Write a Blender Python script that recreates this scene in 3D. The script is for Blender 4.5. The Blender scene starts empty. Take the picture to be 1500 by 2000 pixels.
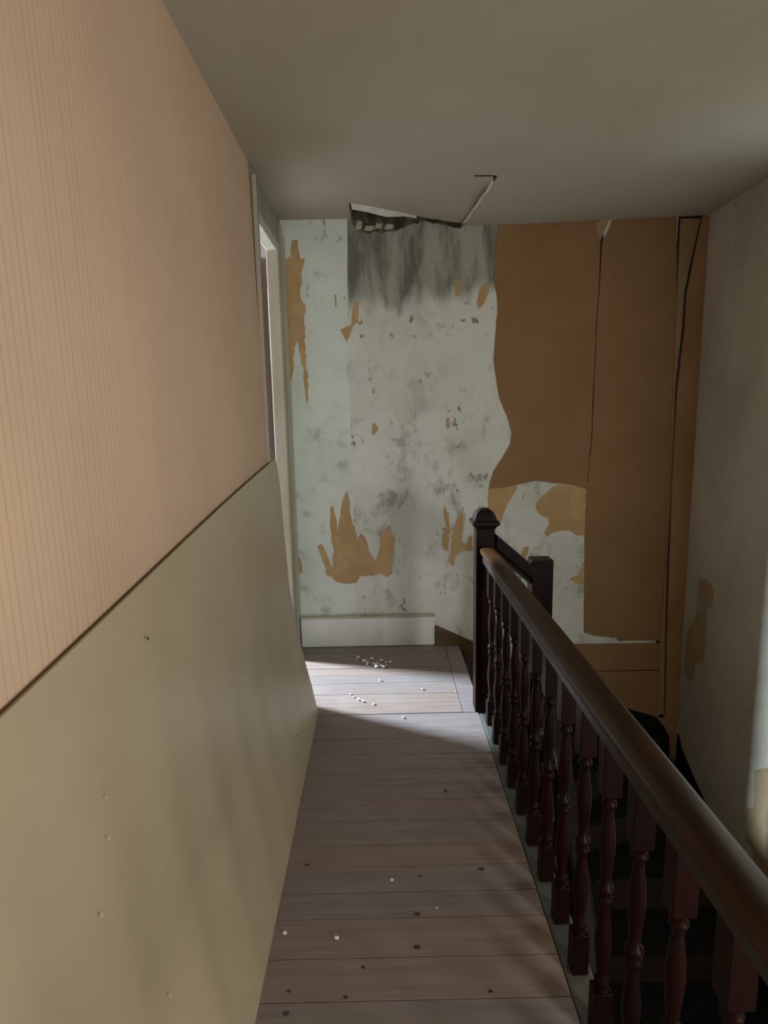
import bpy, bmesh, math, random
from mathutils import Vector, Matrix
from mathutils.geometry import tessellate_polygon
random.seed(7)
R = math.radians
scene = bpy.context.scene
COL = scene.collection

# ------------------------------------------------------------------ camera
cam_data = bpy.data.cameras.new('camera')
cam_data.sensor_fit = 'HORIZONTAL'; cam_data.sensor_width = 36.0
cam_data.lens = 36.0 * 1200.0 / 1500.0
cam_data.clip_start = 0.02
cam = bpy.data.objects.new('camera', cam_data); COL.objects.link(cam)
cam.matrix_world = (Matrix.Translation((0, 0, 1.45)) @ Matrix.Rotation(R(-0.196), 4, 'Z')
                    @ Matrix.Rotation(R(90 - 9.468), 4, 'X') @ Matrix.Rotation(R(-1.1), 4, 'Z'))
scene.camera = cam

# ------------------------------------------------------------------ world and light
world = bpy.data.worlds.new('overcast_sky'); scene.world = world
world.use_nodes = True
bg = world.node_tree.nodes['Background']
bg.inputs[0].default_value = (0.72, 0.80, 0.88, 1); bg.inputs[1].default_value = 0.6

def area_light(name, loc, target, sx, sy, power, color):
    d = bpy.data.lights.new(name, 'AREA'); d.shape = 'RECTANGLE'
    d.size = sx; d.size_y = sy; d.energy = power; d.color = color
    o = bpy.data.objects.new(name, d); COL.objects.link(o)
    o.location = loc
    o.rotation_euler = (Vector(target) - Vector(loc)).to_track_quat('-Z', 'Y').to_euler()
    return o
# daylight in the window of the side room, and in the stair window in the right wall, behind the viewer
area_light('side_room_daylight', (-3.86, 4.50, 2.15), (-2.86, 4.50, 2.15), 0.56, 0.56, 1350, (0.72, 0.88, 1.0))
area_light('stair_window_daylight', (1.84, -0.75, 0.80), (0.84, -0.75, 0.80), 0.90, 1.20, 70, (1.0, 0.95, 0.87))

vs = scene.view_settings
scene.display_settings.display_device = 'sRGB'
vs.view_transform = 'Standard'; vs.look = 'None'; vs.gamma = 1.0
vs.use_curve_mapping = False
vs.exposure = 0.0

# ------------------------------------------------------------------ outlines measured on the walls, in metres
TAN = [
   [(-0.475, 2.393), (-0.44, 2.396), (-0.437, 2.333), (-0.427, 2.294), (-0.407, 2.3), (-0.417, 2.256), (-0.43, 2.223), (-0.426, 2.19), (-0.44, 2.124), (-0.436, 2.085), (-0.414, 2.045), (-0.406, 2.056), (-0.42, 1.989), (-0.423, 1.83), (-0.419, 1.715), (-0.415, 1.576), (-0.425, 1.482), (-0.434, 1.541), (-0.437, 1.669), (-0.45, 1.739), (-0.459, 1.808), (-0.475, 1.854), (-0.486, 1.808), (-0.493, 1.693), (-0.514, 1.624), (-0.523, 1.694), (-0.521, 1.866), (-0.518, 2.147), (-0.516, 2.29), (-0.484, 2.317)] ,
   [(-0.143, 2.029), (-0.122, 2.068), (-0.102, 2.056), (-0.113, 1.95), (-0.143, 1.927), (-0.168, 1.865), (-0.187, 1.837), (-0.209, 1.883), (-0.22, 1.908), (-0.184, 1.923), (-0.155, 1.928)] ,
   [(0.59, 2.128), (0.63, 2.149), (0.633, 2.105), (0.602, 2.027), (0.579, 2.005), (0.567, 2.027), (0.575, 2.094)] ,
   [(-0.249, 2.098), (-0.234, 2.102), (-0.231, 2.042), (-0.245, 2.029)] ,
   [(0.45, 2.174), (0.473, 2.157), (0.47, 2.085), (0.444, 2.074), (0.438, 2.13)] ,
   [(-0.396, 0.641), (-0.37, 0.654), (-0.336, 0.57), (-0.307, 0.505), (-0.3, 0.595), (-0.315, 0.747), (-0.313, 0.873), (-0.291, 0.879), (-0.278, 0.822), (-0.266, 0.721), (-0.25, 0.847), (-0.218, 0.97), (-0.2, 0.964), (-0.185, 0.82), (-0.158, 0.706), (-0.147, 0.649), (-0.133, 0.712), (-0.108, 0.693), (-0.085, 0.616), (-0.05, 0.532), (-0.023, 0.602), (-0.015, 0.703), (0.017, 0.741), (0.042, 0.759), (0.059, 0.689), (0.078, 0.714), (0.074, 0.613), (0.057, 0.536), (0.055, 0.459), (0.024, 0.434), (-0.026, 0.461), (-0.064, 0.442), (-0.139, 0.45), (-0.166, 0.405), (-0.229, 0.4), (-0.291, 0.414), (-0.315, 0.447), (-0.346, 0.454), (-0.368, 0.545)] ,
   [(0.357, 0.632), (0.37, 0.708), (0.389, 0.733), (0.37, 0.834), (0.383, 0.884), (0.401, 0.808), (0.407, 0.758), (0.401, 0.593), (0.382, 0.594)] ,
   [(0.413, 0.593), (0.42, 0.682), (0.444, 0.757), (0.475, 0.832), (0.488, 0.869), (0.488, 0.756), (0.482, 0.655), (0.501, 0.629), (0.538, 0.692), (0.551, 0.59), (0.488, 0.591), (0.463, 0.579), (0.445, 0.554), (0.438, 0.503), (0.419, 0.497), (0.407, 0.529)] ,
   [(-0.515, 0.612), (-0.499, 0.548), (-0.489, 0.483), (-0.515, 0.458)] ,
   [(-0.044, 1.368), (-0.032, 1.373), (-0.008, 1.337), (-0.033, 1.302), (-0.051, 1.308)] ,
   [(0.39, 1.395), (0.408, 1.395), (0.408, 1.335), (0.39, 1.329)] ,
   [(0.642, 0.973), (0.813, 0.992), (0.795, 0.944), (0.739, 0.829), (0.714, 0.765), (0.669, 0.785), (0.641, 0.831)] ,
   [(1.017, 0.965), (1.073, 0.987), (1.226, 0.961), (1.23, 0.67), (1.172, 0.677), (1.133, 0.704), (1.081, 0.705), (1.03, 0.693), (0.999, 0.668), (0.979, 0.694), (1.01, 0.746), (1.002, 0.785), (0.963, 0.799), (0.924, 0.845), (0.942, 0.896), (0.973, 0.928)] ,
   [(0.858, 0.605), (0.89, 0.611), (0.885, 0.565), (0.866, 0.532), (0.84, 0.552)] ,
   [(1.193, 0.425), (1.142, 0.399), (1.182, 0.371), (1.234, 0.364), (1.23, 0.491)] ,
]
SHEET_A = [(0.685, 2.53), (0.67, 2.259), (0.659, 2.149), (0.678, 2.081), (0.684, 1.992), (0.669, 1.822), (0.664, 1.718), (0.687, 1.567), (0.702, 1.496), (0.745, 1.4), (0.775, 1.304), (0.766, 1.232), (0.718, 1.148), (0.67, 1.076), (0.648, 1.004), (0.645, 0.97), (0.718, 0.974), (0.819, 0.992), (0.92, 1.012), (1.022, 0.997), (1.124, 0.986), (1.223, 0.955), (1.239, 1.259), (1.24, 1.545), (1.244, 1.777), (1.244, 1.936), (1.253, 2.16), (1.251, 2.358), (1.251, 2.45), (1.251, 2.53)]
SHEET_B = [(1.344, 2.53), (1.3, 2.422), (1.268, 2.352), (1.264, 2.16), (1.255, 1.936), (1.255, 1.777), (1.252, 1.544), (1.251, 1.259), (1.228, 0.923), (1.228, 0.663), (1.235, 0.424), (1.245, 0.056), (1.312, 0.034), (1.445, 0.017), (1.459, -0.004), (1.738, -0.007), (1.737, 1.25), (1.726, 1.535), (1.705, 1.996), (1.684, 2.437), (1.676, 2.53)]
STRIP_L = [(1.7, 2.469), (1.809, 2.468), (1.768, 2.245), (1.742, 2.065), (1.741, 1.882), (1.723, 1.535), (1.72, 1.116), (1.735, 0.489), (1.75, -0.006), (1.772, -0.523), (1.739, -0.522), (1.721, -0.005), (1.725, 0.489), (1.715, 1.418), (1.704, 2.108)]
STRIP_R = [(1.819, 2.489), (1.865, 2.493), (1.874, 2.105), (1.873, 1.765), (1.876, 1.265), (1.875, 0.804), (1.867, 0.324), (1.862, -0.008), (1.861, -0.525), (1.779, -0.523), (1.759, -0.006), (1.747, 0.488), (1.733, 1.116), (1.735, 1.535), (1.756, 1.882), (1.756, 2.065), (1.783, 2.245)]
RIGHT_TAN = [
   [(3.493, 0.428), (3.402, 0.46), (3.342, 0.434), (3.316, 0.405), (3.316, 0.318), (3.336, 0.299), (3.372, 0.312), (3.37, 0.212), (3.364, 0.073), (3.374, -0.035), (3.453, -0.082), (3.465, -0.181), (3.537, -0.228), (3.581, -0.192), (3.585, -0.056), (3.576, 0.084), (3.509, 0.162), (3.486, 0.275)] ,
   [(2.832, -0.379), (2.719, -0.29), (2.641, -0.247), (2.493, -0.871), (2.655, -0.895), (2.746, -0.886), (2.795, -0.799), (2.853, -0.794), (2.885, -0.703), (2.858, -0.607), (2.815, -0.577)] ,
]
CRUMBS = [(-0.15, 3.43), (-0.117, 3.34), (-0.089, 3.382), (-0.064, 3.345), (-0.084, 3.442), (-0.041, 3.315), (-0.006, 3.32), (0.016, 3.384), (-0.029, 3.379), (-0.11, 3.405), (-0.165, 2.947), (-0.138, 2.912), (-0.117, 2.895), (-0.182, 2.977), (-0.06, 2.86), (-0.029, 3.133), (0.193, 3.018), (0.081, 2.725), (0.363, 2.981), (0.008, 1.697), (-0.295, 1.51), (-0.149, 1.49), (0.138, 1.588)]
KNOTS = [(-0.264, 1.775), (0.097, 1.716), (0.294, 1.741), (0.08, 1.571), (0.073, 1.459), (-0.259, 1.337), (-0.115, 1.318), (0.249, 1.325), (-0.257, 1.279), (-0.072, 1.4), (0.223, 2.151)]

# ------------------------------------------------------------------ materials
def srgb(r, g, b):
    f = lambda c: (c / 12.92 if c <= 0.04045 else ((c + 0.055) / 1.055) ** 2.4)
    return (f(r / 255), f(g / 255), f(b / 255), 1)

class Nodes:
    def __init__(self, name):
        self.m = bpy.data.materials.new(name); self.m.use_nodes = True
        self.t = self.m.node_tree; self.b = self.t.nodes['Principled BSDF']
        self.co = self.t.nodes.new('ShaderNodeNewGeometry').outputs['Position']
    def new(self, kind, **kw):
        n = self.t.nodes.new(kind)
        for k, v in kw.items(): setattr(n, k, v)
        return n
    def link(self, a, b): self.t.links.new(a, b)
    def scale(self, v, src=None):
        n = self.new('ShaderNodeMapping'); n.inputs['Scale'].default_value = v
        self.link(src or self.co, n.inputs[0]); return n.outputs[0]
    def noise(self, scale, detail=4, rough=0.55, vec=None, dist=0.0):
        n = self.new('ShaderNodeTexNoise'); n.inputs['Scale'].default_value = scale
        n.inputs['Detail'].default_value = detail; n.inputs['Roughness'].default_value = rough
        n.inputs['Distortion'].default_value = dist
        self.link(vec or self.co, n.inputs['Vector']); return n.outputs[0]
    def ramp(self, src, lo, hi, c0=0.0, c1=1.0):
        n = self.new('ShaderNodeMapRange', interpolation_type='SMOOTHSTEP')
        n.inputs[1].default_value = lo; n.inputs[2].default_value = hi
        n.inputs[3].default_value = c0; n.inputs[4].default_value = c1
        self.link(src, n.inputs[0]); return n.outputs[0]
    def math(self, op, a, b=None):
        n = self.new('ShaderNodeMath', operation=op)
        for i, v in enumerate((a, b)):
            if v is None: continue
            if isinstance(v, (int, float)): n.inputs[i].default_value = v
            else: self.link(v, n.inputs[i])
        return n.outputs[0]
    def mix(self, f, a, b):
        n = self.new('ShaderNodeMix', data_type='RGBA')
        if isinstance(f, (int, float)): n.inputs[0].default_value = f
        else: self.link(f, n.inputs[0])
        for i, v in ((6, a), (7, b)):
            if isinstance(v, tuple): n.inputs[i].default_value = v
            else: self.link(v, n.inputs[i])
        return n.outputs[2]
    def xyz(self):
        n = self.new('ShaderNodeSeparateXYZ'); self.link(self.co, n.inputs[0]); return n.outputs
    def bump(self, h, strength=0.2, dist=0.002):
        n = self.new('ShaderNodeBump'); n.inputs['Strength'].default_value = strength
        n.inputs['Distance'].default_value = dist
        self.link(h, n.inputs['Height']); self.link(n.outputs[0], self.b.inputs['Normal'])
    def done(self, col, rough=0.8, spec=0.3):
        if isinstance(col, tuple): self.b.inputs['Base Color'].default_value = col
        else: self.link(col, self.b.inputs['Base Color'])
        if isinstance(rough, (int, float)): self.b.inputs['Roughness'].default_value = rough
        else: self.link(rough, self.b.inputs['Roughness'])
        self.b.inputs['Specular IOR Level'].default_value = spec
        return self.m

def mottled(name, c0, c1, scale=6.0, rough=0.8, spec=0.3, bump=0.15, stretch=None, lo=0.35, hi=0.65):
    n = Nodes(name)
    vec = n.scale(stretch) if stretch else None
    a = n.noise(scale, 5, 0.6, vec)
    n.bump(n.noise(scale * 9, 3, 0.6, vec), bump)
    return n.done(n.mix(n.ramp(a, lo, hi), c0, c1), rough, spec)

M = {}
def build_materials():
    # reeded peach wallpaper on the partition: fine upright lines
    n = Nodes('peach_reeded_wallpaper')
    y = n.xyz()[1]
    wob = n.math('MULTIPLY', n.noise(3.0, 2, 0.5, n.scale((1, 1, 0.25))), 0.012)
    ph = n.math('FRACT', n.math('MULTIPLY', n.math('ADD', y, wob), 54.0))
    line = n.ramp(n.math('ABSOLUTE', n.math('SUBTRACT', ph, 0.5)), 0.34, 0.50)
    broad = n.noise(1.6, 3, 0.55)
    irregular = n.noise(14.0, 3, 0.6, n.scale((1, 3.0, 0.12)))
    base = n.mix(n.ramp(broad, 0.3, 0.7), (0.545, 0.39, 0.280, 1), (0.605, 0.437, 0.317, 1))
    base = n.mix(n.math('MULTIPLY', line, n.ramp(irregular, 0.35, 0.65, 0.12, 0.55)), base, (0.40, 0.25, 0.165, 1))
    n.bump(line, 0.18, -0.001)
    M['wallpaper'] = n.done(base, 0.72, 0.25)
    M['hardboard'] = mottled('painted_hardboard', (0.415, 0.345, 0.235, 1), (0.46, 0.39, 0.27, 1), 1.4, 0.42, 0.4, 0.03)
    # far wall: white distempered plaster, smudged, mould specks, damp stain under the broken ceiling
    n = Nodes('stained_white_plaster')
    x, yy, z = n.xyz()
    big = n.noise(2.6, 5, 0.6); fine = n.noise(16, 6, 0.7)
    col = n.mix(n.ramp(big, 0.35, 0.68), (0.73, 0.755, 0.73, 1), (0.62, 0.63, 0.585, 1))
    smud = n.noise(7.0, 6, 0.68, n.scale((1.0, 1, 0.75)), 0.3)
    low = n.ramp(z, 1.75, 1.0, 0.35, 1.0)
    col = n.mix(n.math('MULTIPLY', n.ramp(smud, 0.50, 0.70), n.math('MULTIPLY', low, 0.85)), col, (0.27, 0.275, 0.27, 1))
    speck = n.ramp(n.noise(30, 2, 0.5, n.scale((1, 1, 0.7))), 0.62, 0.69)
    zone = n.ramp(n.noise(3.3, 2, 0.5), 0.48, 0.62)
    col = n.mix(n.math('MULTIPLY', n.math('MULTIPLY', speck, zone), 0.75), col, (0.14, 0.13, 0.10, 1))
    streak = n.noise(9.0, 5, 0.62, n.scale((1.0, 1, 0.22)))
    edge = n.math('ADD', z, n.math('MULTIPLY', n.math('SUBTRACT', n.noise(4.5, 4, 0.6, n.scale((1, 1, 0.35))), 0.5), 0.55))
    damp = n.math('MULTIPLY', n.ramp(edge, 1.97, 2.10), n.math('MULTIPLY', n.ramp(x, -0.175, -0.165), n.ramp(x, 0.74, 0.66)))
    dampc = n.mix(n.ramp(streak, 0.34, 0.62), (0.115, 0.115, 0.085, 1), (0.37, 0.38, 0.33, 1))
    col = n.mix(n.math('MULTIPLY', damp, 0.92), col, dampc)
    n.bump(n.math('ADD', fine, n.math('MULTIPLY', smud, 1.5)), 0.35, 0.004)
    M['plaster'] = n.done(col, 0.86, 0.2)
    n = Nodes('pale_lining_paper')
    z = n.xyz()[2]
    col = n.mix(n.ramp(n.noise(3.0, 5, 0.6), 0.35, 0.7), (0.74, 0.81, 0.78, 1), (0.65, 0.695, 0.66, 1))
    speck = n.ramp(n.noise(26, 2, 0.5, n.scale((1, 1, 0.6))), 0.60, 0.67)
    zone = n.math('MULTIPLY', n.ramp(z, 1.9, 2.2), n.ramp(n.noise(4, 2), 0.4, 0.6))
    col = n.mix(n.math('MULTIPLY', n.math('MULTIPLY', speck, zone), 0.7), col, (0.20, 0.19, 0.15, 1))
    smud = n.noise(6.0, 6, 0.66)
    col = n.mix(n.math('MULTIPLY', n.ramp(smud, 0.52, 0.72), n.math('MULTIPLY', n.ramp(z, 1.75, 1.0), 0.8)), col, (0.29, 0.29, 0.28, 1))
    n.bump(n.noise(18, 5, 0.65), 0.25, 0.003)
    M['lining'] = n.done(col, 0.85, 0.2)
    M['orange'] = mottled('brown_orange_wallpaper', (0.245, 0.138, 0.062, 1), (0.285, 0.165, 0.078, 1), 1.8, 0.7, 0.3, 0.05)
    M['tan'] = mottled('torn_tan_backing_paper', (0.47, 0.315, 0.155, 1), (0.55, 0.385, 0.205, 1), 7, 0.85, 0.2, 0.2)
    M['tan_dull'] = mottled('torn_drab_backing_paper', (0.30, 0.225, 0.13, 1), (0.37, 0.285, 0.17, 1), 7, 0.85, 0.2, 0.2)
    M['strip'] = mottled('pinkish_brown_paper', (0.28, 0.16, 0.075, 1), (0.34, 0.205, 0.11, 1), 2.5, 0.75, 0.25, 0.1)
    M['strip_grey'] = mottled('greyed_brown_paper', (0.23, 0.155, 0.085, 1), (0.31, 0.225, 0.145, 1), 2.5, 0.8, 0.25, 0.1, (1, 1, 0.4))
    # right wall
    n = Nodes('grey_green_plaster')
    big = n.noise(2.2, 6, 0.62, n.scale((1, 1, 0.7)))
    col = n.mix(n.ramp(big, 0.33, 0.68), (0.50, 0.475, 0.395, 1), (0.41, 0.375, 0.305, 1))
    col = n.mix(n.math('MULTIPLY', n.ramp(n.noise(8, 6, 0.7), 0.56, 0.74), 0.5), col, (0.22, 0.20, 0.15, 1))
    n.bump(n.noise(14, 5, 0.65), 0.3, 0.004)
    M['right_wall'] = n.done(col, 0.85, 0.2)
    n = Nodes('drab_ceiling_paint')
    big = n.noise(1.1, 4, 0.6)
    col = n.mix(n.ramp(big, 0.35, 0.68), (0.43, 0.40, 0.325, 1), (0.39, 0.345, 0.27, 1))
    n.bump(n.noise(25, 3, 0.6), 0.05, 0.002)
    M['ceiling'] = n.done(col, 0.75, 0.25)
    M['plaster_break'] = mottled('broken_white_plaster', (0.62, 0.60, 0.54, 1), (0.72, 0.70, 0.65, 1), 20, 0.9, 0.1, 0.4)
    M['crumb'] = mottled('white_plaster_crumb', (0.80, 0.82, 0.82, 1), (0.88, 0.89, 0.89, 1), 30, 0.8, 0.3, 0.2)
    M['lath_shadow'] = mottled('rotten_lath_and_shadow', (0.050, 0.044, 0.030, 1), (0.20, 0.19, 0.15, 1), 14, 0.95, 0.1, 0.5, (1, 1, 0.6), 0.40, 0.75)
    M['cavity'] = mottled('dark_roof_cavity', (0.05, 0.045, 0.035, 1), (0.08, 0.07, 0.055, 1), 5, 0.95, 0.1, 0.2)
    # floor boards: dull pinkish-grey varnished boards
    for i, (c0, c1) in enumerate((((0.240, 0.190, 0.180), (0.300, 0.245, 0.235)), ((0.255, 0.192, 0.170), (0.315, 0.245, 0.220)),
                                  ((0.228, 0.188, 0.184), (0.280, 0.240, 0.236)))):
        n = Nodes('worn_floor_board')
        g = n.noise(9, 5, 0.62, n.scale((0.35, 5.0, 1)))
        blot = n.noise(3.2, 4, 0.6)
        col = n.mix(n.ramp(g, 0.3, 0.7), c0 + (1,), c1 + (1,))
        col = n.mix(n.math('MULTIPLY', n.ramp(blot, 0.5, 0.75), 0.45), col, (0.33, 0.30, 0.285, 1))
        n.bump(g, 0.12, 0.002)
        M['board%d' % i] = n.done(col, n.ramp(blot, 0.3, 0.7, 0.42, 0.60), 0.45)
    M['knot'] = mottled('dark_knot', (0.055, 0.04, 0.038, 1), (0.09, 0.065, 0.06, 1), 30, 0.5, 0.4, 0.1)
    M['nosing'] = mottled('grey_green_nosing_paint', (0.070, 0.078, 0.072, 1), (0.105, 0.115, 0.105, 1), 8, 0.5, 0.4, 0.1)
    M['subfloor'] = mottled('dark_joint_timber', (0.045, 0.035, 0.03, 1), (0.07, 0.055, 0.045, 1), 8, 0.9, 0.1, 0.2)
    M['mahogany'] = mottled('dark_red_stained_wood', (0.0065, 0.0016, 0.0014, 1), (0.012, 0.0030, 0.0026, 1), 10, 0.42, 0.11, 0.08, (1, 1, 0.25))
    M['handrail'] = mottled('worn_brown_handrail', (0.028, 0.0115, 0.0034, 1), (0.050, 0.0215, 0.0062, 1), 6, 0.42, 0.2, 0.05, (3, 0.5, 3))
    M['rail_dark'] = mottled('dark_stained_rail', (0.008, 0.005, 0.004, 1), (0.014, 0.009, 0.007, 1), 6, 0.5, 0.15, 0.05)
    M['subrail'] = mottled('grey_stained_rail_fillet', (0.018, 0.015, 0.013, 1), (0.028, 0.024, 0.021, 1), 6, 0.40, 0.3, 0.05)
    M['white_paint'] = mottled('chipped_white_gloss', (0.74, 0.78, 0.77, 1), (0.80, 0.84, 0.83, 1), 5, 0.42, 0.45, 0.08)
    M['cream_paint'] = mottled('dingy_cream_gloss', (0.42, 0.395, 0.31, 1), (0.52, 0.49, 0.40, 1), 5, 0.42, 0.45, 0.08, (1, 1, 0.3))
    M['grey_paint'] = mottled('dingy_grey_gloss', (0.22, 0.205, 0.165, 1), (0.30, 0.28, 0.235, 1), 5, 0.45, 0.4, 0.08, (1, 1, 0.3))
    M['red_brown'] = mottled('red_brown_door_paint', (0.045, 0.016, 0.011, 1), (0.075, 0.028, 0.02, 1), 8, 0.4, 0.4, 0.1, (1, 1, 0.3))
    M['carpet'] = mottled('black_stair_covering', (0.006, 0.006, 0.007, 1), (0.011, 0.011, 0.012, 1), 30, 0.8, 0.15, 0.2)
    M['stair_wood'] = mottled('dark_brown_stair_wood', (0.022, 0.015, 0.011, 1), (0.036, 0.025, 0.018, 1), 6, 0.55, 0.3, 0.1)
    M['string_wood'] = mottled('brown_string_wood', (0.085, 0.052, 0.024, 1), (0.13, 0.082, 0.04, 1), 6, 0.6, 0.3, 0.1)
    M['room_wall'] = mottled('brown_room_wall', (0.10, 0.075, 0.06, 1), (0.14, 0.105, 0.085, 1), 2, 0.85, 0.2, 0.1)
    M['nail'] = mottled('dark_iron', (0.05, 0.035, 0.02, 1), (0.07, 0.05, 0.03, 1), 20, 0.5, 0.4, 0.1)
    n = Nodes('patterned_glass')
    bl = n.noise(16, 4, 0.6, n.scale((1, 0.8, 0.6)))
    n.bump(bl, 1.0, 0.02)
    col = n.mix(n.ramp(bl, 0.46, 0.54), (0.012, 0.010, 0.009, 1), (0.10, 0.036, 0.022, 1))
    M['glass'] = n.done(n.mix(n.ramp(bl, 0.58, 0.66), col, (0.26, 0.25, 0.25, 1)), 0.06, 0.8)
build_materials()

# ------------------------------------------------------------------ helpers
def link(name, me, mat, parent=None, smooth=False):
    o = bpy.data.objects.new(name, me); COL.objects.link(o)
    if mat is not None and not me.materials: me.materials.append(M[mat])
    if smooth:
        for p in me.polygons: p.use_smooth = True
    if parent is not None: o.parent = parent
    return o
def from_bm(name, bm, mat, parent=None, smooth=False):
    bmesh.ops.recalc_face_normals(bm, faces=bm.faces)
    me = bpy.data.meshes.new(name); bm.to_mesh(me); bm.free()
    return link(name, me, mat, parent, smooth)
def tag(o, label=None, cat=None, group=None, kind=None):
    if label: o['label'] = label
    if cat: o['category'] = cat
    if group: o['group'] = group
    if kind: o['kind'] = kind
    return o
def empty(name, loc=(0, 0, 0)):
    o = bpy.data.objects.new(name, None); COL.objects.link(o); o.location = loc
    o.empty_display_size = 0.1
    return o
def add_box(bm, x0, x1, y0, y1, z0, z1, bevel=0.0):
    v = [bm.verts.new(p) for p in ((x0, y0, z0), (x1, y0, z0), (x1, y1, z0), (x0, y1, z0),
                                   (x0, y0, z1), (x1, y0, z1), (x1, y1, z1), (x0, y1, z1))]
    fs = [bm.faces.new([v[i] for i in q]) for q in ((3, 2, 1, 0), (4, 5, 6, 7), (0, 1, 5, 4), (1, 2, 6, 5), (2, 3, 7, 6), (3, 0, 4, 7))]
    if bevel:
        es = {e for f in fs for e in f.edges}
        bmesh.ops.bevel(bm, geom=list(es), offset=bevel, segments=2, affect='EDGES', profile=0.6)
def box(name, dims, mat, parent=None, bevel=0.0):
    bm = bmesh.new(); add_box(bm, *dims, bevel=bevel)
    return from_bm(name, bm, mat, parent)
def boxes(name, dims, mat, parent=None):
    bm = bmesh.new()
    for d in dims: add_box(bm, *d)
    return from_bm(name, bm, mat, parent)
def prism(name, pts, vec, mat, parent=None):
    """closed outline of 3-D points pushed along vec"""
    bm = bmesh.new()
    a = [bm.verts.new(p) for p in pts]; b = [bm.verts.new(Vector(p) + Vector(vec)) for p in pts]
    k = len(pts)
    for t in tessellate_polygon([[Vector(p) for p in pts]]):
        bm.faces.new([a[i] for i in t]); bm.faces.new([b[i] for i in reversed(t)])
    for i in range(k): bm.faces.new((a[i], a[(i + 1) % k], b[(i + 1) % k], b[i]))
    return from_bm(name, bm, mat, parent)
def ragged(poly, amp=0.004, step=0.03):
    out = []
    for i, p in enumerate(poly):
        q = poly[(i + 1) % len(poly)]
        L = math.hypot(q[0] - p[0], q[1] - p[1]); k = max(1, int(L / step))
        for j in range(k):
            t = j / k
            a = amp if 0 < j else amp * 0.3
            out.append((p[0] + (q[0] - p[0]) * t + random.uniform(-a, a), p[1] + (q[1] - p[1]) * t + random.uniform(-a, a)))
    return out
def on_far(name, poly, t, mat, parent, base=0.0):
    return prism(name, [(x, FAR - base, z) for x, z in poly], (0, -t, 0), mat, parent)
def on_right(name, poly, t, mat, parent, base=0.0):
    return prism(name, [(RIGHT - base, y, z) for y, z in poly], (-t, 0, 0), mat, parent)
def sweep(name, prof, path, mat, parent=None, up=(0, 0, 1), smooth=False):
    """profile (side, height) swept along a straight-segment path"""
    bm = bmesh.new(); rings = []
    for i, p in enumerate(path):
        d = (Vector(path[min(i + 1, len(path) - 1)]) - Vector(path[max(i - 1, 0)])).normalized()
        s = d.cross(Vector(up)).normalized(); u = Vector(up)
        rings.append([bm.verts.new(Vector(p) + s * a + u * b) for a, b in prof])
    k = len(prof)
    for r0, r1 in zip(rings, rings[1:]):
        for i in range(k): bm.faces.new((r0[i], r0[(i + 1) % k], r1[(i + 1) % k], r1[i]))
    bm.faces.new(rings[0]); bm.faces.new(list(reversed(rings[-1])))
    return from_bm(name, bm, mat, parent, smooth)

FAR, LEFT, RIGHT = 3.65, -0.54, 1.855
BACK, LOW = -1.80, -2.75

# ------------------------------------------------------------------ floor of the landing
floor = box('floor', (-0.60, 0.455, BACK, FAR, -0.26, -0.022), 'subfloor'); tag(floor, 'worn wooden landing floor of crosswise boards', kind='structure')
edges = [FAR]
while edges[-1] > BACK + 0.15:
    edges.append(edges[-1] - random.choice((0.098, 0.107, 0.115, 0.122, 0.13)))
edges[-1] = BACK
for i in range(len(edges) - 1):
    y1, y0 = edges[i], edges[i + 1]
    xe = 0.372 if y1 > 2.86 else 0.448
    dz = random.uniform(-0.0016, 0.0016)
    bm = bmesh.new(); add_box(bm, -0.585, xe, y0 + 0.0012, y1 - 0.0012, -0.022, dz, 0.0012)
    from_bm('plank', bm, 'board%d' % random.choice((0, 1, 2, 0, 1)), floor)
box('border_plank', (0.3745, 0.462, edges[[e > 2.86 for e in edges].index(False)] + 0.002, FAR, -0.022, 0.0), 'board2', floor, 0.001)
bm = bmesh.new(); add_box(bm, 0.450, 0.522, BACK, 2.78, -0.040, 0.003, 0.008)
tag(from_bm('nosing', bm, 'nosing', floor), 'grey-green painted nosing along the edge of the stairwell')
box('apron', (0.456, 0.485, BACK, FAR, -0.30, -0.04), 'stair_wood', floor)
for (x, y) in KNOTS:
    r = random.uniform(0.004, 0.0075); bm = bmesh.new()
    bmesh.ops.create_circle(bm, cap_ends=True, radius=r, segments=10)
    for v in bm.verts: v.co.x *= random.uniform(1.0, 1.5); v.co.y *= random.uniform(0.7, 1.0)
    g = bmesh.ops.extrude_face_region(bm, geom=bm.faces[:])
    for v in [e for e in g['geom'] if isinstance(e, bmesh.types.BMVert)]: v.co.z += 0.0022
    o = from_bm('knot', bm, 'knot', floor); o.location = (x, y, 0.0002)

# ------------------------------------------------------------------ left partition with its wallpaper, and the bowed hardboard below
def wx(z): return -0.515 if z < 1.0 else -0.515 - 0.027 * (z - 1.0) / 1.53
prof = [(-0.515, 0.0), (-0.515, 1.0), (wx(2.53), 2.53), (-0.585, 2.53), (-0.585, 0.0)]
wl = prism('wall_left', [(x, BACK, z) for x, z in prof], (0, 2.83 - BACK, 0), 'wallpaper')
tag(wl, 'partition wall covered in peach reeded wallpaper', kind='structure')

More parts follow.
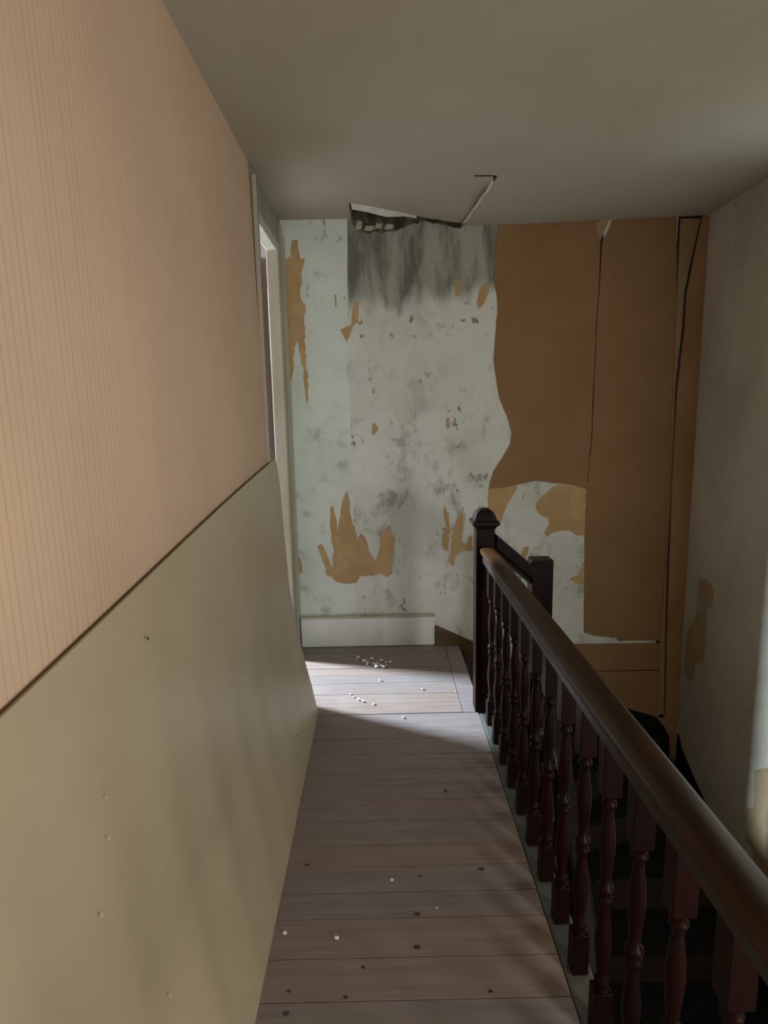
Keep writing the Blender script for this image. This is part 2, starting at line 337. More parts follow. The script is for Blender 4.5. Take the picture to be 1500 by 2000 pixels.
P_Z = [0.0, 0.06, 0.12, 0.25, 0.40, 0.60, 0.85, 1.10, 1.225]
P_X = [-0.329, -0.345, -0.358, -0.393, -0.424, -0.453, -0.471, -0.486, -0.503]
P_Y = [2.800, 2.812, 2.825, 2.850, 2.860, 2.870, 2.900, 2.930, 2.950]
def interp(z, tab):
    for i in range(len(P_Z) - 1):
        if z <= P_Z[i + 1]:
            t = (z - P_Z[i]) / (P_Z[i + 1] - P_Z[i]); return tab[i] + (tab[i + 1] - tab[i]) * t
    return tab[-1]
def panel_x(z): return interp(z, P_X)
bm = bmesh.new(); NU, NV = 40, 30; T = 0.005
front, back = [], []
for i in range(NU + 1):
    rf, rb = [], []
    for j in range(NV + 1):
        v = j / NV
        yf = interp(v * 1.225, P_Y)
        y = BACK + 0.02 + (yf - BACK - 0.02) * i / NU
        zt = 1.008 + 0.076 * y - 0.004 * math.sin(y * 2.4) if y < 2.9 else 1.2264
        z = v * zt
        x = panel_x(z * 1.225 / zt if False else min(z + (1.225 - zt) * v, 1.225))
        rf.append(bm.verts.new((x, y, z + 0.001))); rb.append(bm.verts.new((x - T, y, z + 0.001)))
    front.append(rf); back.append(rb)
for i in range(NU):
    for j in range(NV):
        bm.faces.new((front[i][j], front[i + 1][j], front[i + 1][j + 1], front[i][j + 1]))
        bm.faces.new((back[i][j + 1], back[i + 1][j + 1], back[i + 1][j], back[i][j]))
    bm.faces.new((front[i][NV], front[i + 1][NV], back[i + 1][NV], back[i][NV]))
    bm.faces.new((back[i][0], back[i + 1][0], front[i + 1][0], front[i][0]))
for j in range(NV):
    bm.faces.new((front[NU][j], back[NU][j], back[NU][j + 1], front[NU][j + 1]))
    bm.faces.new((front[0][j + 1], back[0][j + 1], back[0][j], front[0][j]))
panel = from_bm('hardboard_panel', bm, 'hardboard', None, True)
panel.data.set_sharp_from_angle(angle=R(35))
tag(panel, 'bowed beige hardboard sheet covering the lower half of the left wall', 'panel')
def panel_spot(name, y, z, r, mat, tall=1.0):
    bm = bmesh.new(); bmesh.ops.create_icosphere(bm, subdivisions=1, radius=r)
    for v in bm.verts: v.co.x *= 0.35; v.co.z *= tall
    o = from_bm(name, bm, mat, panel); o.location = (panel_x(z) + 0.0005, y, z + 0.001); return o
panel_spot('nail_head', 1.19, 1.00, 0.0045, 'nail'); panel_spot('nail_head', 2.33, 0.14, 0.005, 'nail')
for (y, z, t) in ((0.935, 0.82, 1.0), (0.92, 0.755, 1.6), (0.86, 0.665, 2.2), (0.995, 0.365, 1.7), (1.72, 0.81, 1.2)):
    panel_spot('paint_fleck', y, z, 0.0022, 'plaster_break', t)

# ------------------------------------------------------------------ far wall and what is left of its papers
wf = boxes('wall_far', [(-0.585, 2.0, FAR, FAR + 0.12, LOW, 2.75)], 'plaster')
tag(wf, 'far wall of stained white plaster with torn paper', kind='structure')
lin = [(-0.539, 2.60), (-0.160, 2.60), (-0.162, 2.40), (-0.170, 2.14), (-0.171, 1.92), (-0.166, 1.745), (-0.19, 1.70), (-0.172, 1.50), (-0.178, 1.2), (-0.170, 0.9), (-0.175, 0.55), (-0.168, 0.19), (-0.539, 0.19)]
tag(on_far('lining_paper', ragged(lin, 0.002, 0.06), 0.0008, 'lining', wf), 'pale bluish strip of lining paper')
tag(on_far('lath_and_shadow', ragged([(-0.135, 2.56), (-0.130, 2.475), (-0.105, 2.44), (-0.06, 2.425), (-0.01, 2.435), (0.04, 2.425), (0.10, 2.432), (0.15, 2.452), (0.21, 2.474), (0.30, 2.478), (0.36, 2.462), (0.43, 2.448), (0.47, 2.440), (0.485, 2.46), (0.49, 2.56)], 0.007, 0.02), 0.003, 'lath_shadow', wf), 'dark rotten patch and painted shadow band under the broken ceiling')  # right part paints the shadow band below the drooping ceiling sheet
for (x, z, w, h) in ((-0.095, 2.468, 0.018, 0.026), (-0.04, 2.452, 0.030, 0.013), (0.012, 2.462, 0.022, 0.016), (0.07, 2.456, 0.026, 0.012)):
    on_far('plaster_remnant', ragged([(x - w, z - h), (x + w * 0.8, z - h * 0.8), (x + w, z + h * 0.7), (x - w * 0.6, z + h)], 0.005, 0.015), 0.006, 'right_wall', wf)
for i, poly in enumerate(TAN):
    on_far('torn_paper', ragged(poly, 0.0055, 0.022), 0.0017, 'tan', wf)
tag(on_far('wallpaper_sheet', ragged([(x + (0.006 if x > 1.2 else 0), z) for x, z in SHEET_A], 0.0025, 0.05), 0.0035, 'orange', wf), 'brown-orange wallpaper sheet with ragged left edge')
tag(on_far('wallpaper_sheet', ragged(SHEET_B, 0.0012, 0.08), 0.0045, 'orange', wf), 'tall brown-orange wallpaper sheet beside the corner')
on_far('torn_paper', ragged([(1.226, 2.46), (1.30, 2.47), (1.285, 2.43), (1.262, 2.38), (1.250, 2.36)], 0.002), 0.006, 'tan_dull', wf)
on_far('torn_edge', ragged([(1.02, 0.020), (1.245, 0.045), (1.312, 0.030), (1.440, 0.012), (1.445, -0.008), (1.10, -0.012)], 0.002), 0.007, 'plaster', wf)
on_far('seam_backing', [(1.10, -0.026), (1.76, -0.026), (1.76, -0.84), (1.10, -0.84)], 0.0009, 'stair_wood', wf)
on_far('board', [(0.80, -0.018), (1.735, -0.024), (1.742, -0.198), (0.80, -0.194)], 0.010, 'orange', wf)
on_far('board', [(0.80, -0.201), (1.742, -0.205), (1.760, -0.85), (0.80, -0.85)], 0.008, 'orange', wf)
on_far('seam_backing', [(1.215, 2.45), (1.275, 2.45), (1.275, 1.0), (1.21, 1.0)], 0.0008, 'stair_wood', wf)
on_far('seam_backing', [(1.69, 2.50), (RIGHT - 0.001, 2.50), (RIGHT - 0.001, -0.80), (1.70, -0.80)], 0.0008, 'stair_wood', wf)
on_far('board', [(1.70, -0.50), (RIGHT - 0.002, -0.50), (RIGHT - 0.002, -0.85), (1.70, -0.85)], 0.012, 'strip', wf)
tag(on_far('corner_strip', STRIP_L, 0.012, 'strip_grey', wf), 'greyed paper strip in the corner')
tag(on_far('corner_strip', [(min(x, RIGHT - 0.001), z) for x, z in STRIP_R], 0.020, 'strip', wf), 'pinkish brown paper strip peeling in the corner')

# ------------------------------------------------------------------ right wall of the stairwell
wr = boxes('wall_right', [(RIGHT, 2.0, -0.27, FAR, LOW, 2.75), (RIGHT, 2.0, BACK, -1.23, LOW, 2.75), (RIGHT, 2.0, -1.23, -0.27, LOW, 0.17), (RIGHT, 2.0, -1.23, -0.27, 1.43, 2.75)], 'right_wall')
tag(wr, 'mottled grey plaster wall of the stairwell', kind='structure')
on_right('torn_paper', ragged(RIGHT_TAN[0], 0.004, 0.03), 0.0015, 'tan_dull', wr)
on_right('torn_paper', ragged(RIGHT_TAN[1], 0.004, 0.03), 0.0015, 'tan_dull', wr)

# ------------------------------------------------------------------ ceiling with the broken corner
def sheet(name, poly, zf, t, mat, parent=None):
    bm = bmesh.new()
    a = [bm.verts.new((x, y, zf(x, y))) for x, y in poly]; b = [bm.verts.new((x, y, zf(x, y) + t)) for x, y in poly]
    k = len(poly)
    for t in tessellate_polygon([[Vector((x, y, 0)) for x, y in poly]]):
        bm.faces.new([a[i] for i in t]); bm.faces.new([b[i] for i in reversed(t)])
    for i in range(k): bm.faces.new((a[i], a[(i + 1) % k], b[(i + 1) % k], b[i]))
    return from_bm(name, bm, mat, parent)
ceil = sheet('ceiling', [(-0.585, BACK), (0.45, BACK), (0.45, 2.995), (-0.14, 2.995), (-0.14, FAR), (-0.585, FAR)], lambda x, y: 2.502, 0.012, 'ceiling')
tag(ceil, 'drab painted ceiling broken open by the far wall', kind='structure')
# the loosened sheet whose far corner hangs down
def sm(t): t = max(0.0, min(1.0, t)); return t * t * (3 - 2 * t)
def along(pts, t):
    t *= len(pts) - 1; k = min(int(t), len(pts) - 2); f = t - k
    return Vector(pts[k]) * (1 - f) + Vector(pts[k + 1]) * f
RT = [(0.45, 2.995), (0.548, 3.035), (0.552, 3.14), (0.538, 3.22), (0.530, 3.30), (0.512, 3.38), (0.507, 3.46), (0.492, 3.55), (0.480, 3.630)]
TP = [(-0.14, 3.385), (-0.09, 3.400), (0.0, 3.455), (0.08, 3.512), (0.154, 3.547), (0.23, 3.578), (0.30, 3.600), (0.35, 3.596), (0.40, 3.618), (0.480, 3.630)]
BT = [(-0.14, 2.995), (0.45, 2.995)]; LT = [(-0.14, 2.995), (-0.14, 3.385)]
fb = bmesh.new(); fg = []
for b_ in range(19):
    v = b_ / 18; row = []
    for a_ in range(25):
        u = a_ / 24
        p = (along(LT, v) * (1 - u) + along(RT, v) * u + along(BT, u) * (1 - v) + along(TP, u) * v
             - (Vector(LT[0]) * (1 - u) * (1 - v) + Vector(RT[0]) * u * (1 - v) + Vector(LT[1]) * (1 - u) * v + Vector(RT[-1]) * u * v))
        z = 2.502 - 0.038 * sm((p.x - 0.05) / 0.45) * sm((p.y - 3.20) / 0.44)
        row.append((fb.verts.new((p.x, p.y, z)), fb.verts.new((p.x, p.y, z + 0.012))))
    fg.append(row)
for b_ in range(18):
    for a_ in range(24):
        fb.faces.new((fg[b_][a_][0], fg[b_][a_ + 1][0], fg[b_ + 1][a_ + 1][0], fg[b_ + 1][a_][0]))
        fb.faces.new((fg[b_][a_][1], fg[b_ + 1][a_][1], fg[b_ + 1][a_ + 1][1], fg[b_][a_ + 1][1]))
    fb.faces.new((fg[b_][24][0], fg[b_ + 1][24][0], fg[b_ + 1][24][1], fg[b_][24][1]))
for a_ in range(24): fb.faces.new((fg[18][a_][0], fg[18][a_ + 1][0], fg[18][a_ + 1][1], fg[18][a_][1]))
fl_ = from_bm('loose_ceiling_sheet', fb, 'ceiling', ceil, True); fl_.data.set_sharp_from_angle(angle=R(30))
tag(fl_, 'broken piece of ceiling sheet drooping at its far corner')

def sagz(x, y):
    s = max(0.0, min(1.0, (y - 3.0) / 0.65)); s = s * s * (3 - 2 * s) * 0.5 + s * 0.5
    w = 0.047 if x < 0.75 else 0.047 - 0.030 * min(1, (x - 0.75) / 1.1)
    return 2.502 - s * w
nb = bmesh.new(); cols_ = 16
crack = [(0.566, 3.04), (0.560, 3.11), (0.556, 3.20), (0.540, 3.27), (0.530, 3.36), (0.516, 3.44), (0.508, 3.52), (0.498, 3.60), (0.492, 3.643)]
gv = []
for j, (cx, cy) in enumerate([(0.45, BACK), (0.45, 0.5), (0.45, 2.0), (0.45, 2.8), (0.45, 3.0)] + crack):
    row = []
    for i in range(cols_ + 1):
        x = cx + (RIGHT - 0.002 - cx) * (i / cols_) ** 1.3
        row.append((nb.verts.new((x, cy, sagz(x, cy))), nb.verts.new((x, cy, sagz(x, cy) + 0.012))))
    gv.append(row)
for j in range(len(gv) - 1):
    for i in range(cols_):
        nb.faces.new((gv[j][i][0], gv[j][i + 1][0], gv[j + 1][i + 1][0], gv[j + 1][i][0]))
        nb.faces.new((gv[j][i][1], gv[j + 1][i][1], gv[j + 1][i + 1][1], gv[j][i + 1][1]))
    nb.faces.new((gv[j][0][0], gv[j + 1][0][0], gv[j + 1][0][1], gv[j][0][1]))
cb = from_bm('ceiling_board', nb, 'ceiling', ceil, True); cb.data.set_sharp_from_angle(angle=R(30))
tag(cb, 'sagging right-hand half of the ceiling')
# the opened crack at the near end of the break
boxes('crack', [(0.455, 0.545, 3.030, 3.040, 2.4985, 2.5035)], 'cavity', ceil)
# white broken edges
def lip(name, pts, w, h):
    bm = bmesh.new(); rows = []
    for k, (x, y, z) in enumerate(pts):
        j = random.uniform(-0.3, 0.3)
        rows.append([bm.verts.new(p) for p in ((x, y, z), (x + w[0] * (1 + j), y + w[1] * (1 + j), z - h * (0.5 + j)), (x + w[0] * 0.6, y + w[1] * 0.6, z + 0.008), (x, y, z + 0.008))])
    for r0, r1 in zip(rows, rows[1:]):
        for i in range(4): bm.faces.new((r0[i], r1[i], r1[(i + 1) % 4], r0[(i + 1) % 4]))
    bm.faces.new(rows[0]); bm.faces.new(list(reversed(rows[-1])))
    return from_bm(name, bm, 'plaster_break', ceil)
lip('broken_edge', [(x - 0.001, y, sagz(x, y) + 0.002) for x, y in crack[1:8]], (-0.020, 0.0), 0.016)
lip('broken_edge', [(-0.128, 3.388, 2.498), (-0.05, 3.424, 2.499), (0.05, 3.494, 2.501), (0.154, 3.552, 2.502), (0.22, 3.582, 2.503)], (0.004, 0.050), 0.030)
boxes('roof_void', [(-0.7, 2.0, BACK, FAR + 0.12, 2.75, 2.80)], 'cavity', ceil)

# ------------------------------------------------------------------ skirting on the far wall
bb = empty('baseboard_far', (0, 0, 0)); tag(bb, 'short white painted skirting board below the stained plaster', kind='structure')
bm = bmesh.new(); add_box(bm, -0.512, 0.312, FAR - 0.024, FAR - 0.001, 0.0035, 0.185, 0.003); from_bm('board', bm, 'white_paint', bb)
bm = bmesh.new(); add_box(bm, -0.514, 0.314, FAR - 0.030, FAR - 0.001, 0.1865, 0.200, 0.003); from_bm('top_moulding', bm, 'cream_paint', bb)

# ------------------------------------------------------------------ doorway in the left wall beside the far wall, its leaf folded back into the side room
door = empty('door_1', (LEFT, 3.2, 0)); tag(door, 'narrow doorway with dingy cream frame beside the far wall', kind='structure')
door_inv = Matrix.Translation((-LEFT, -3.2, 0))
def dpart(name, dims, mat, bevel=0.003, parent=None):
    bm = bmesh.new(); add_box(bm, *dims, bevel=bevel); bm.transform(door_inv)
    return from_bm(name, bm, mat, parent or door)
dpart('architrave', (-0.545, -0.522, 2.832, 2.925, 0.0, 2.44), 'grey_paint')
dpart('architrave_bead', (-0.530, -0.512, 2.826, 2.838, 0.0, 2.452), 'cream_paint')
dpart('jamb', (-0.588, -0.530, 2.926, 2.945, 0.0, 2.30), 'cream_paint')
dpart('overpanel', (-0.588, -0.538, 2.926, 3.56, 2.345, 2.50), 'grey_paint')
dpart('head', (-0.588, -0.530, 2.946, 3.46, 2.295, 2.344), 'cream_paint')
dpart('jamb', (-0.588, -0.528, 3.455, 3.520, 0.0, 2.344), 'cream_paint')
dpart('architrave', (-0.560, -0.536, 3.522, 3.585, 0.0, 2.47), 'grey_paint')
dpart('architrave_bead', (-0.560, -0.520, 3.586, 3.606, 0.0, 2.46), 'cream_paint')
dpart('pipe_casing', (-0.560, -0.514, 3.612, 3.648, 0.20, 2.40), 'cream_paint')
dpart('casing', (-0.588, -0.546, 2.8315, 2.925, 0.0, 2.501), 'grey_paint', 0)
dpart('casing', (-0.545, -0.530, 2.8315, 2.925, 2.441, 2.501), 'grey_paint', 0)
dpart('casing', (-0.588, -0.561, 3.5205, 3.649, 0.0, 2.501), 'grey_paint', 0)
dpart('casing', (-0.560, -0.538, 3.561, 3.649, 2.471, 2.501), 'grey_paint', 0)
# leaf
lf = empty('door_leaf', (-0.600 - LEFT, 3.500 - 3.2, 0)); lf.parent = door; lf.rotation_euler = (0, 0, math.atan2(0.20, 0.73))
def leaf(name, y0, y1, z0, z1, mat, t=0.018, bev=0.003):
    bm = bmesh.new(); add_box(bm, -0.036 * 0.5 - t, -0.036 * 0.5 + t, y0, y1, z0, z1, bev); return from_bm(name, bm, mat, lf)
leaf('stile', 0.0, 0.030, 0.02, 2.27, 'red_brown'); leaf('stile', 0.44, 0.515, 0.02, 2.27, 'red_brown')
leaf('rail', 0.031, 0.439, 2.17, 2.27, 'red_brown'); leaf('rail', 0.031, 0.439, 0.95, 1.07, 'red_brown'); leaf('rail', 0.031, 0.439, 0.02, 0.22, 'red_brown')
leaf('glass_pane', 0.031, 0.439, 1.07, 1.60, 'glass', 0.003, 0); leaf('glass_pane', 0.031, 0.439, 1.62, 2.17, 'glass', 0.003, 0)
leaf('glazing_bar', 0.031, 0.439, 1.60, 1.62, 'red_brown', 0.012); leaf('panel', 0.031, 0.439, 0.22, 0.95, 'red_brown', 0.008)

# ------------------------------------------------------------------ side room behind the partition, lit by its own window
SX = -3.90
tag(boxes('floor_side_room', [(SX, -0.602, 1.2, 5.6, -0.26, 0.0)], 'board0'), kind='structure')
tag(boxes('ceiling_side_room', [(SX, -0.588, 1.2, 5.6, 2.52, 2.60)], 'room_wall'), kind='structure')
tag(boxes('wall_side_left', [(SX - 0.15, SX, 1.2, 4.20, 0, 2.52), (SX - 0.15, SX, 4.80, 5.6, 0, 2.52), (SX - 0.15, SX, 4.20, 4.80, 0, 1.85), (SX - 0.15, SX, 4.20, 4.80, 2.45, 2.52)], 'room_wall'), kind='structure')
tag(boxes('wall_side_near', [(SX, -0.588, 1.08, 1.2, 0, 2.52)], 'room_wall'), kind='structure')
tag(boxes('wall_side_far', [(SX, -0.40, 5.6, 5.72, 0, 2.52)], 'room_wall'), kind='structure')
tag(boxes('wall_side_right', [(-0.584, -0.50, FAR + 0.12, 5.6, 0, 2.52)], 'room_wall'), kind='structure')
w1 = empty('window_1', (SX, 4.50, 1.85)); tag(w1, 'small window of the side room', kind='structure')
for (a, b, c, d) in ((-0.30, -0.26, 0, 0.60), (0.26, 0.30, 0, 0.60), (-0.26, 0.26, 0, 0.04), (-0.26, 0.26, 0.56, 0.60)):
    bm = bmesh.new(); add_box(bm, -0.10, -0.055, a, b, c, d, 0.004); from_bm('window_frame', bm, 'white_paint', w1)

# ------------------------------------------------------------------ near end of the landing, behind the viewer
tag(boxes('wall_back', [(-0.7, 2.0, BACK - 0.12, BACK, LOW, 2.75)], 'right_wall'), kind='structure')
w2 = empty('window_2', (RIGHT, -0.75, 0.17)); tag(w2, 'stair window in the right wall', kind='structure')
for (a, b, c, d) in ((-0.48, -0.44, 0, 1.26), (0.44, 0.48, 0, 1.26), (-0.44, 0.44, 0, 0.045), (-0.44, 0.44, 1.215, 1.26)):
    bm = bmesh.new(); add_box(bm, 0.055, 0.10, a, b, c, d, 0.004); from_bm('window_frame', bm, 'white_paint', w2)
tag(boxes('floor_lower', [(-0.60, RIGHT, BACK, FAR, LOW - 0.1, LOW)], 'board0'), kind='structure')
tag(boxes('wall_lower', [(-0.60, 0.40, BACK, FAR, LOW, -0.262)], 'right_wall'), kind='structure')

# ------------------------------------------------------------------ stairs going down from the far end of the landing, turning back along the right wall
st = empty('staircase', (0.5, 3.2, -0.2)); tag(st, 'dark winding staircase with square red newel going down behind the landing railing', 'staircase')
st_inv = Matrix.Translation((-0.5, -3.2, 0.2))
N2 = (0.775, 2.935)
def step(poly, z, t=0.035):
    bm = bmesh.new(); a = [bm.verts.new((x, y, z - t)) for x, y in poly]; b = [bm.verts.new((x, y, z)) for x, y in poly]
    k = len(poly); bm.faces.new(list(reversed(a))); bm.faces.new(b)
    for i in range(k): bm.faces.new((a[i], a[(i + 1) % k], b[(i + 1) % k], b[i]))
    bm.transform(st_inv); return from_bm('tread', bm, 'carpet', st)
def riser(p, q, z0, z1):
    d = (Vector(q) - Vector(p)).normalized(); n_ = Vector((-d.y, d.x)) * 0.01
    bm = bmesh.new()
    pts = [Vector(p) - n_, Vector(q) - n_, Vector(q) + n_, Vector(p) + n_]
    a = [bm.verts.new((v.x, v.y, z0)) for v in pts]; b = [bm.verts.new((v.x, v.y, z1)) for v in pts]
    bm.faces.new(list(reversed(a))); bm.faces.new(b)
    for i in range(4): bm.faces.new((a[i], a[(i + 1) % 4], b[(i + 1) % 4], b[i]))
    bm.transform(st_inv); return from_bm('riser', bm, 'stair_wood', st)
yf = FAR - 0.03; xr = RIGHT - 0.03; rz = 0.195
step([(0.49, 2.88), (0.80, 2.94), (0.93, yf), (0.49, yf)], -rz)
step([(0.80, 2.94), (1.36, yf), (0.90, yf)], -2 * rz)
step([(0.80, 2.94), (1.76, yf), (1.33, yf)], -3 * rz)
step([(0.80, 2.94), (xr, 3.28), (xr, yf), (1.73, yf)], -4.1 * rz)
step([(0.80, 2.94), (xr, 2.86), (xr, 3.31)], -5.1 * rz)
riser((0.477, 2.86), (0.477, yf), -rz, -0.03)
riser((0.79, 2.95), (0.91, yf), -2 * rz, -rz - 0.03); riser((0.79, 2.95), (1.34, yf), -3 * rz, -2 * rz - 0.03)
riser((0.79, 2.95), (1.74, yf), -4.1 * rz, -3 * rz - 0.03); riser((0.79, 2.95), (xr, 3.29), -5.1 * rz, -4.1 * rz - 0.03)
y = 2.88; z = -6.1 * rz; k = 0
riser((0.80, 2.87), (xr, 2.87), z, z + rz - 0.03)
while z > LOW + 0.05:
    step([(0.795, y - 0.27), (xr, y - 0.27), (xr, y), (0.795, y)], z)
    if z - rz > LOW: riser((0.80, y - 0.25), (xr, y - 0.25), z - rz, z - 0.03)
    y -= 0.25; z -= rz
ybot = y
# wall strings
def string(name, pts, mat):
    o = prism(name, pts, (0, -0.028, 0) if abs(pts[0][1] - pts[-1][1]) < 1e-4 else (-0.028, 0, 0), mat, st)
    o.data.transform(st_inv); return o
top = [(0.318, 0.128), (0.541, 0.020), (0.90, -0.148), (1.30, -0.338), (1.57, -0.467), (1.66, -0.495), (1.72, -0.515), (1.765, -0.57)]
string('wall_string', [(x, FAR - 0.0105, z) for x, z in top[:3]] + [(0.90, FAR - 0.0105, -0.50), (0.49, FAR - 0.0105, -0.30), (0.47, FAR - 0.0105, 0.0035), (0.318, FAR - 0.0105, 0.0035)], 'string_wood')
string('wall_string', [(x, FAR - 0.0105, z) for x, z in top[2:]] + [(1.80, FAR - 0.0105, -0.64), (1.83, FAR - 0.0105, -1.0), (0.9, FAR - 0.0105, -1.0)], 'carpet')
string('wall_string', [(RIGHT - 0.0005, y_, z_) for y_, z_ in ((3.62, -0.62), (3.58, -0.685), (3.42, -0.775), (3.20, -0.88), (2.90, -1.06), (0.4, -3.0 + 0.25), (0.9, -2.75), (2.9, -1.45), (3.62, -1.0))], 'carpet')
o = prism('inner_string', [(0.76, y_, z_) for y_, z_ in ((2.93, -0.10), (2.93, -1.35), (ybot, LOW), (ybot + 0.15, LOW + 0.35))], (0.034, 0, 0), 'stair_wood', st); o.data.transform(st_inv)

# ------------------------------------------------------------------ balustrades
def lathe_into(bm, prof, seg=14):
    rings = []
    for r, z in prof: rings.append([bm.verts.new((r * math.cos(2 * math.pi * i / seg), r * math.sin(2 * math.pi * i / seg), z)) for i in range(seg)])
    for r0, r1 in zip(rings, rings[1:]):
        for i in range(seg): bm.faces.new((r0[i], r0[(i + 1) % seg], r1[(i + 1) % seg], r1[i]))
    bm.faces.new(list(reversed(rings[0]))); bm.faces.new(rings[-1])
def baluster_mesh(H):
    bm = bmesh.new(); h = 0.0205
    add_box(bm, -h, h, -h, h, 0.0, 0.115, 0.002)
    add_box(bm, -h, h, -h, h, H - 0.135, H, 0.002)
    a, b = 0.112, H - 0.132; L = b - a
    shape = [(0.019, 0), (0.019, 0.012), (0.012, 0.03), (0.017, 0.042), (0.017, 0.055), (0.011, 0.075), (0.0135, 0.12), (0.019, 0.22), (0.0195, 0.27), (0.015, 0.36), (0.0115, 0.43),
             (0.0115, 0.45), (0.0175, 0.465), (0.0175, 0.485), (0.012, 0.50), (0.0185, 0.515), (0.0185, 0.535), (0.0115, 0.55), (0.0125, 0.60), (0.0175, 0.72), (0.0165, 0.80), (0.0105, 0.90), (0.0105, 0.925), (0.0165, 0.94), (0.0165, 0.955), (0.011, 0.97), (0.0185, 0.988), (0.0185, 1.0)]
    lathe_into(bm, [(r, a + t * L) for r, t in shape])
    bmesh.ops.recalc_face_normals(bm, faces=bm.faces)
    me = bpy.data.meshes.new('baluster'); bm.to_mesh(me); bm.free()
    for p in me.polygons: p.use_smooth = len(p.vertices) == 4 and p.area < 0.0004
    me.materials.append(M['mahogany']); return me

lb = empty('landing_balustrade', (0.482, 2.795, 0)); tag(lb, 'dark mahogany balustrade along the edge of the landing', 'balustrade')
LB = Vector((0.482, 2.795, 0))
bm = bmesh.new(); add_box(bm, 0.430 - LB.x, 0.516 - LB.x, 2.755 - LB.y, 2.838 - LB.y, 0.004, 0.905, 0.004)
newel = from_bm('newel_post', bm, 'mahogany', lb)
# cap: square moulding, then a stepped low dome
bm = bmesh.new(); cx, cy = 0.473 - LB.x, 2.7965 - LB.y
def sq(r, z): return [bm.verts.new((cx + sx * r, cy + sy * r, z)) for sx, sy in ((-1, -1), (1, -1), (1, 1), (-1, 1))]
rings = [sq(0.043, 0.900), sq(0.050, 0.914), (sq(0.062, 0.922)), sq(0.062, 0.934), sq(0.050, 0.942), sq(0.047, 0.955), sq(0.038, 0.975), sq(0.024, 0.989), sq(0.010, 0.994)]
for r0, r1 in zip(rings, rings[1:]):
    for i in range(4): bm.faces.new((r0[i], r0[(i + 1) % 4], r1[(i + 1) % 4], r1[i]))
bm.faces.new(list(reversed(rings[0]))); bm.faces.new(rings[-1])
tag(from_bm('newel_cap', bm, 'rail_dark', newel), 'moulded dark cap')
rail_prof = [(-0.032, -0.028), (-0.036, -0.016), (-0.033, -0.004), (-0.022, 0.002), (0.0, 0.004), (0.022, 0.002), (0.033, -0.004), (0.036, -0.016), (0.032, -0.028), (0.016, -0.034), (0.016, -0.042), (-0.016, -0.042), (-0.016, -0.034)]
NEAR_END = -1.55
hr = sweep('handrail', rail_prof, [(0, -0.040, 0.815), (0, NEAR_END - LB.y, 0.815)], 'handrail', lb, smooth=False)
for p in hr.data.polygons: p.use_smooth = len(p.vertices) == 4
tag(hr, 'worn brown rounded handrail')
sweep('fillet', [(-0.021, 0), (-0.024, -0.004), (-0.024, -0.024), (0.024, -0.024), (0.024, -0.004), (0.021, 0)], [(0, -0.0405, 0.7725), (0, NEAR_END - LB.y, 0.7725)], 'subrail', lb)
bmesh_bal = baluster_mesh(0.7435)
yb = 2.648
while yb > NEAR_END:
    o = bpy.data.objects.new('baluster', bmesh_bal); COL.objects.link(o); o.parent = lb
    o.location = (0.004, yb - LB.y, 0.0042)
    o.rotation_euler = (0, 0, random.uniform(-0.04, 0.04))
    yb -= 0.1585

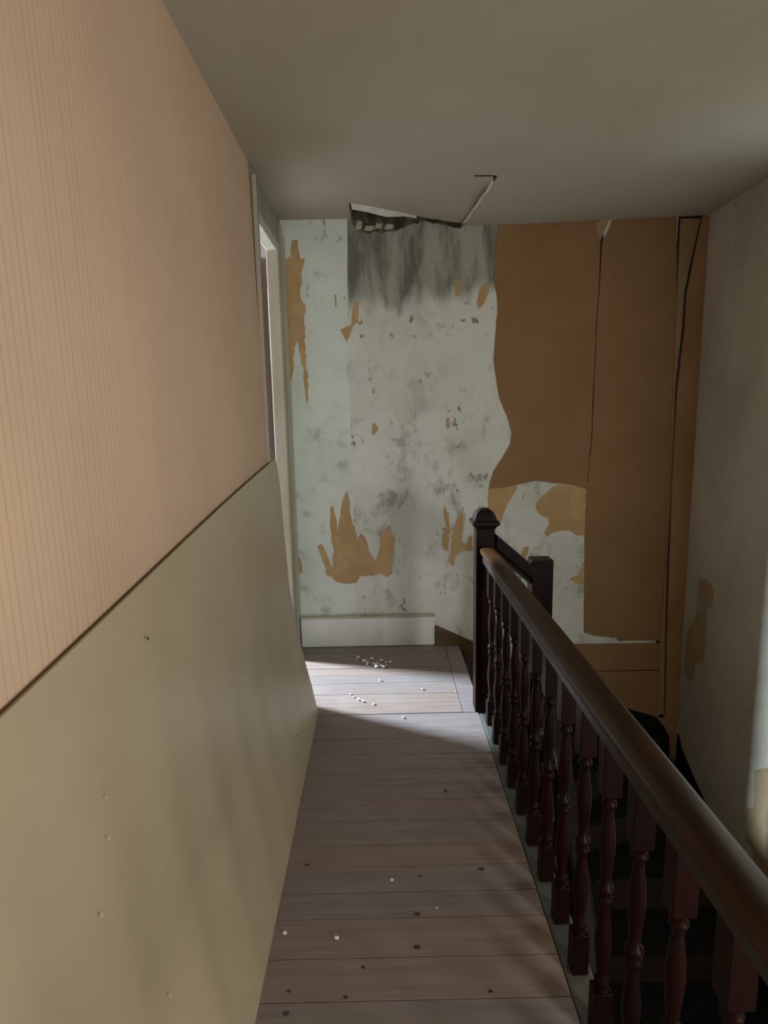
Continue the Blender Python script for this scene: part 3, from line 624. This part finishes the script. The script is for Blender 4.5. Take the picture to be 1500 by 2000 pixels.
sb = st; SB = Vector((0.5, 3.2, -0.2))
NO = Vector((N2[0], N2[1], -0.6)) - SB
bm = bmesh.new(); add_box(bm, NO.x - 0.052, NO.x + 0.052, NO.y - 0.05, NO.y + 0.05, NO.z - 0.55, NO.z + 1.315, 0.006); n2 = from_bm('newel_post', bm, 'mahogany', sb)
def spath(pts): return [tuple(Vector(p) - SB) for p in pts]
o = sweep('handrail', [(a_, b_ * 2.2 if b_ < -0.02 else b_) for a_, b_ in rail_prof], spath([(0.5165, 2.815, 0.868), (0.725, 2.915, 0.682)]), 'rail_dark', sb)
sl = (LOW + 0.9 - 0.42) / (ybot + 0.15 - 2.885)
o = sweep('handrail', rail_prof, spath([(0.775, 2.885, 0.42), (0.775, ybot + 0.15, LOW + 0.90)]), 'rail_dark', sb)
lower_mesh = baluster_mesh(0.80)
yb = 2.79
while yb > ybot + 0.3:
    zr = 0.42 + sl * (yb - 2.885) - 0.045
    o = bpy.data.objects.new('baluster', lower_mesh); COL.objects.link(o); o.parent = sb
    o.location = Vector((0.776, yb, zr - 0.80)) - SB
    yb -= 0.125

# ------------------------------------------------------------------ plaster crumbs fallen on the boards
def crumb(x, y, s, label, group=None):
    bm = bmesh.new(); bmesh.ops.create_icosphere(bm, subdivisions=1, radius=s)
    for v in bm.verts:
        v.co *= random.uniform(0.65, 1.25); v.co.z *= 0.55
    zmin = min(v.co.z for v in bm.verts)
    for v in bm.verts: v.co.z -= zmin
    o = from_bm('plaster_crumb', bm, 'crumb'); o.location = (x, y, 0.0018); o.rotation_euler = (0, 0, random.uniform(0, 6))
    return tag(o, label, 'debris', group)
HEAP = 'white plaster crumb in the little heap before the far skirting'
SCAT = 'white plaster crumb in the sparse scatter on the daylit boards left of centre'
singles = {15: 'lone plaster crumb between the heap and the scatter on lit boards', 16: 'plaster crumb on lit boards right of the middle',
           17: 'plaster crumb at the near edge of the lit floor patch', 18: 'tiny plaster crumb beside the border plank near the newel',
           19: 'lone plaster crumb in the middle of the shaded landing boards', 20: 'plaster crumb against the foot of the hardboard panel',
           21: 'elongated pale crumb on the near boards beside the panel', 22: 'tiny plaster crumb on the near boards right of the middle'}
for i, (x, y) in enumerate(CRUMBS):
    if i < 10:
        for k in range(2):
            crumb(x + random.uniform(-0.018, 0.018), y + random.uniform(-0.02, 0.02), random.uniform(0.006, 0.016), HEAP, 'crumbs in the heap by the far skirting')
    elif i < 15:
        crumb(x, y, random.uniform(0.006, 0.010), SCAT, 'crumbs scattered on the lit boards')
    else:
        crumb(x, y, {18: 0.004, 22: 0.0035, 21: 0.008}.get(i, 0.0075), singles[i])
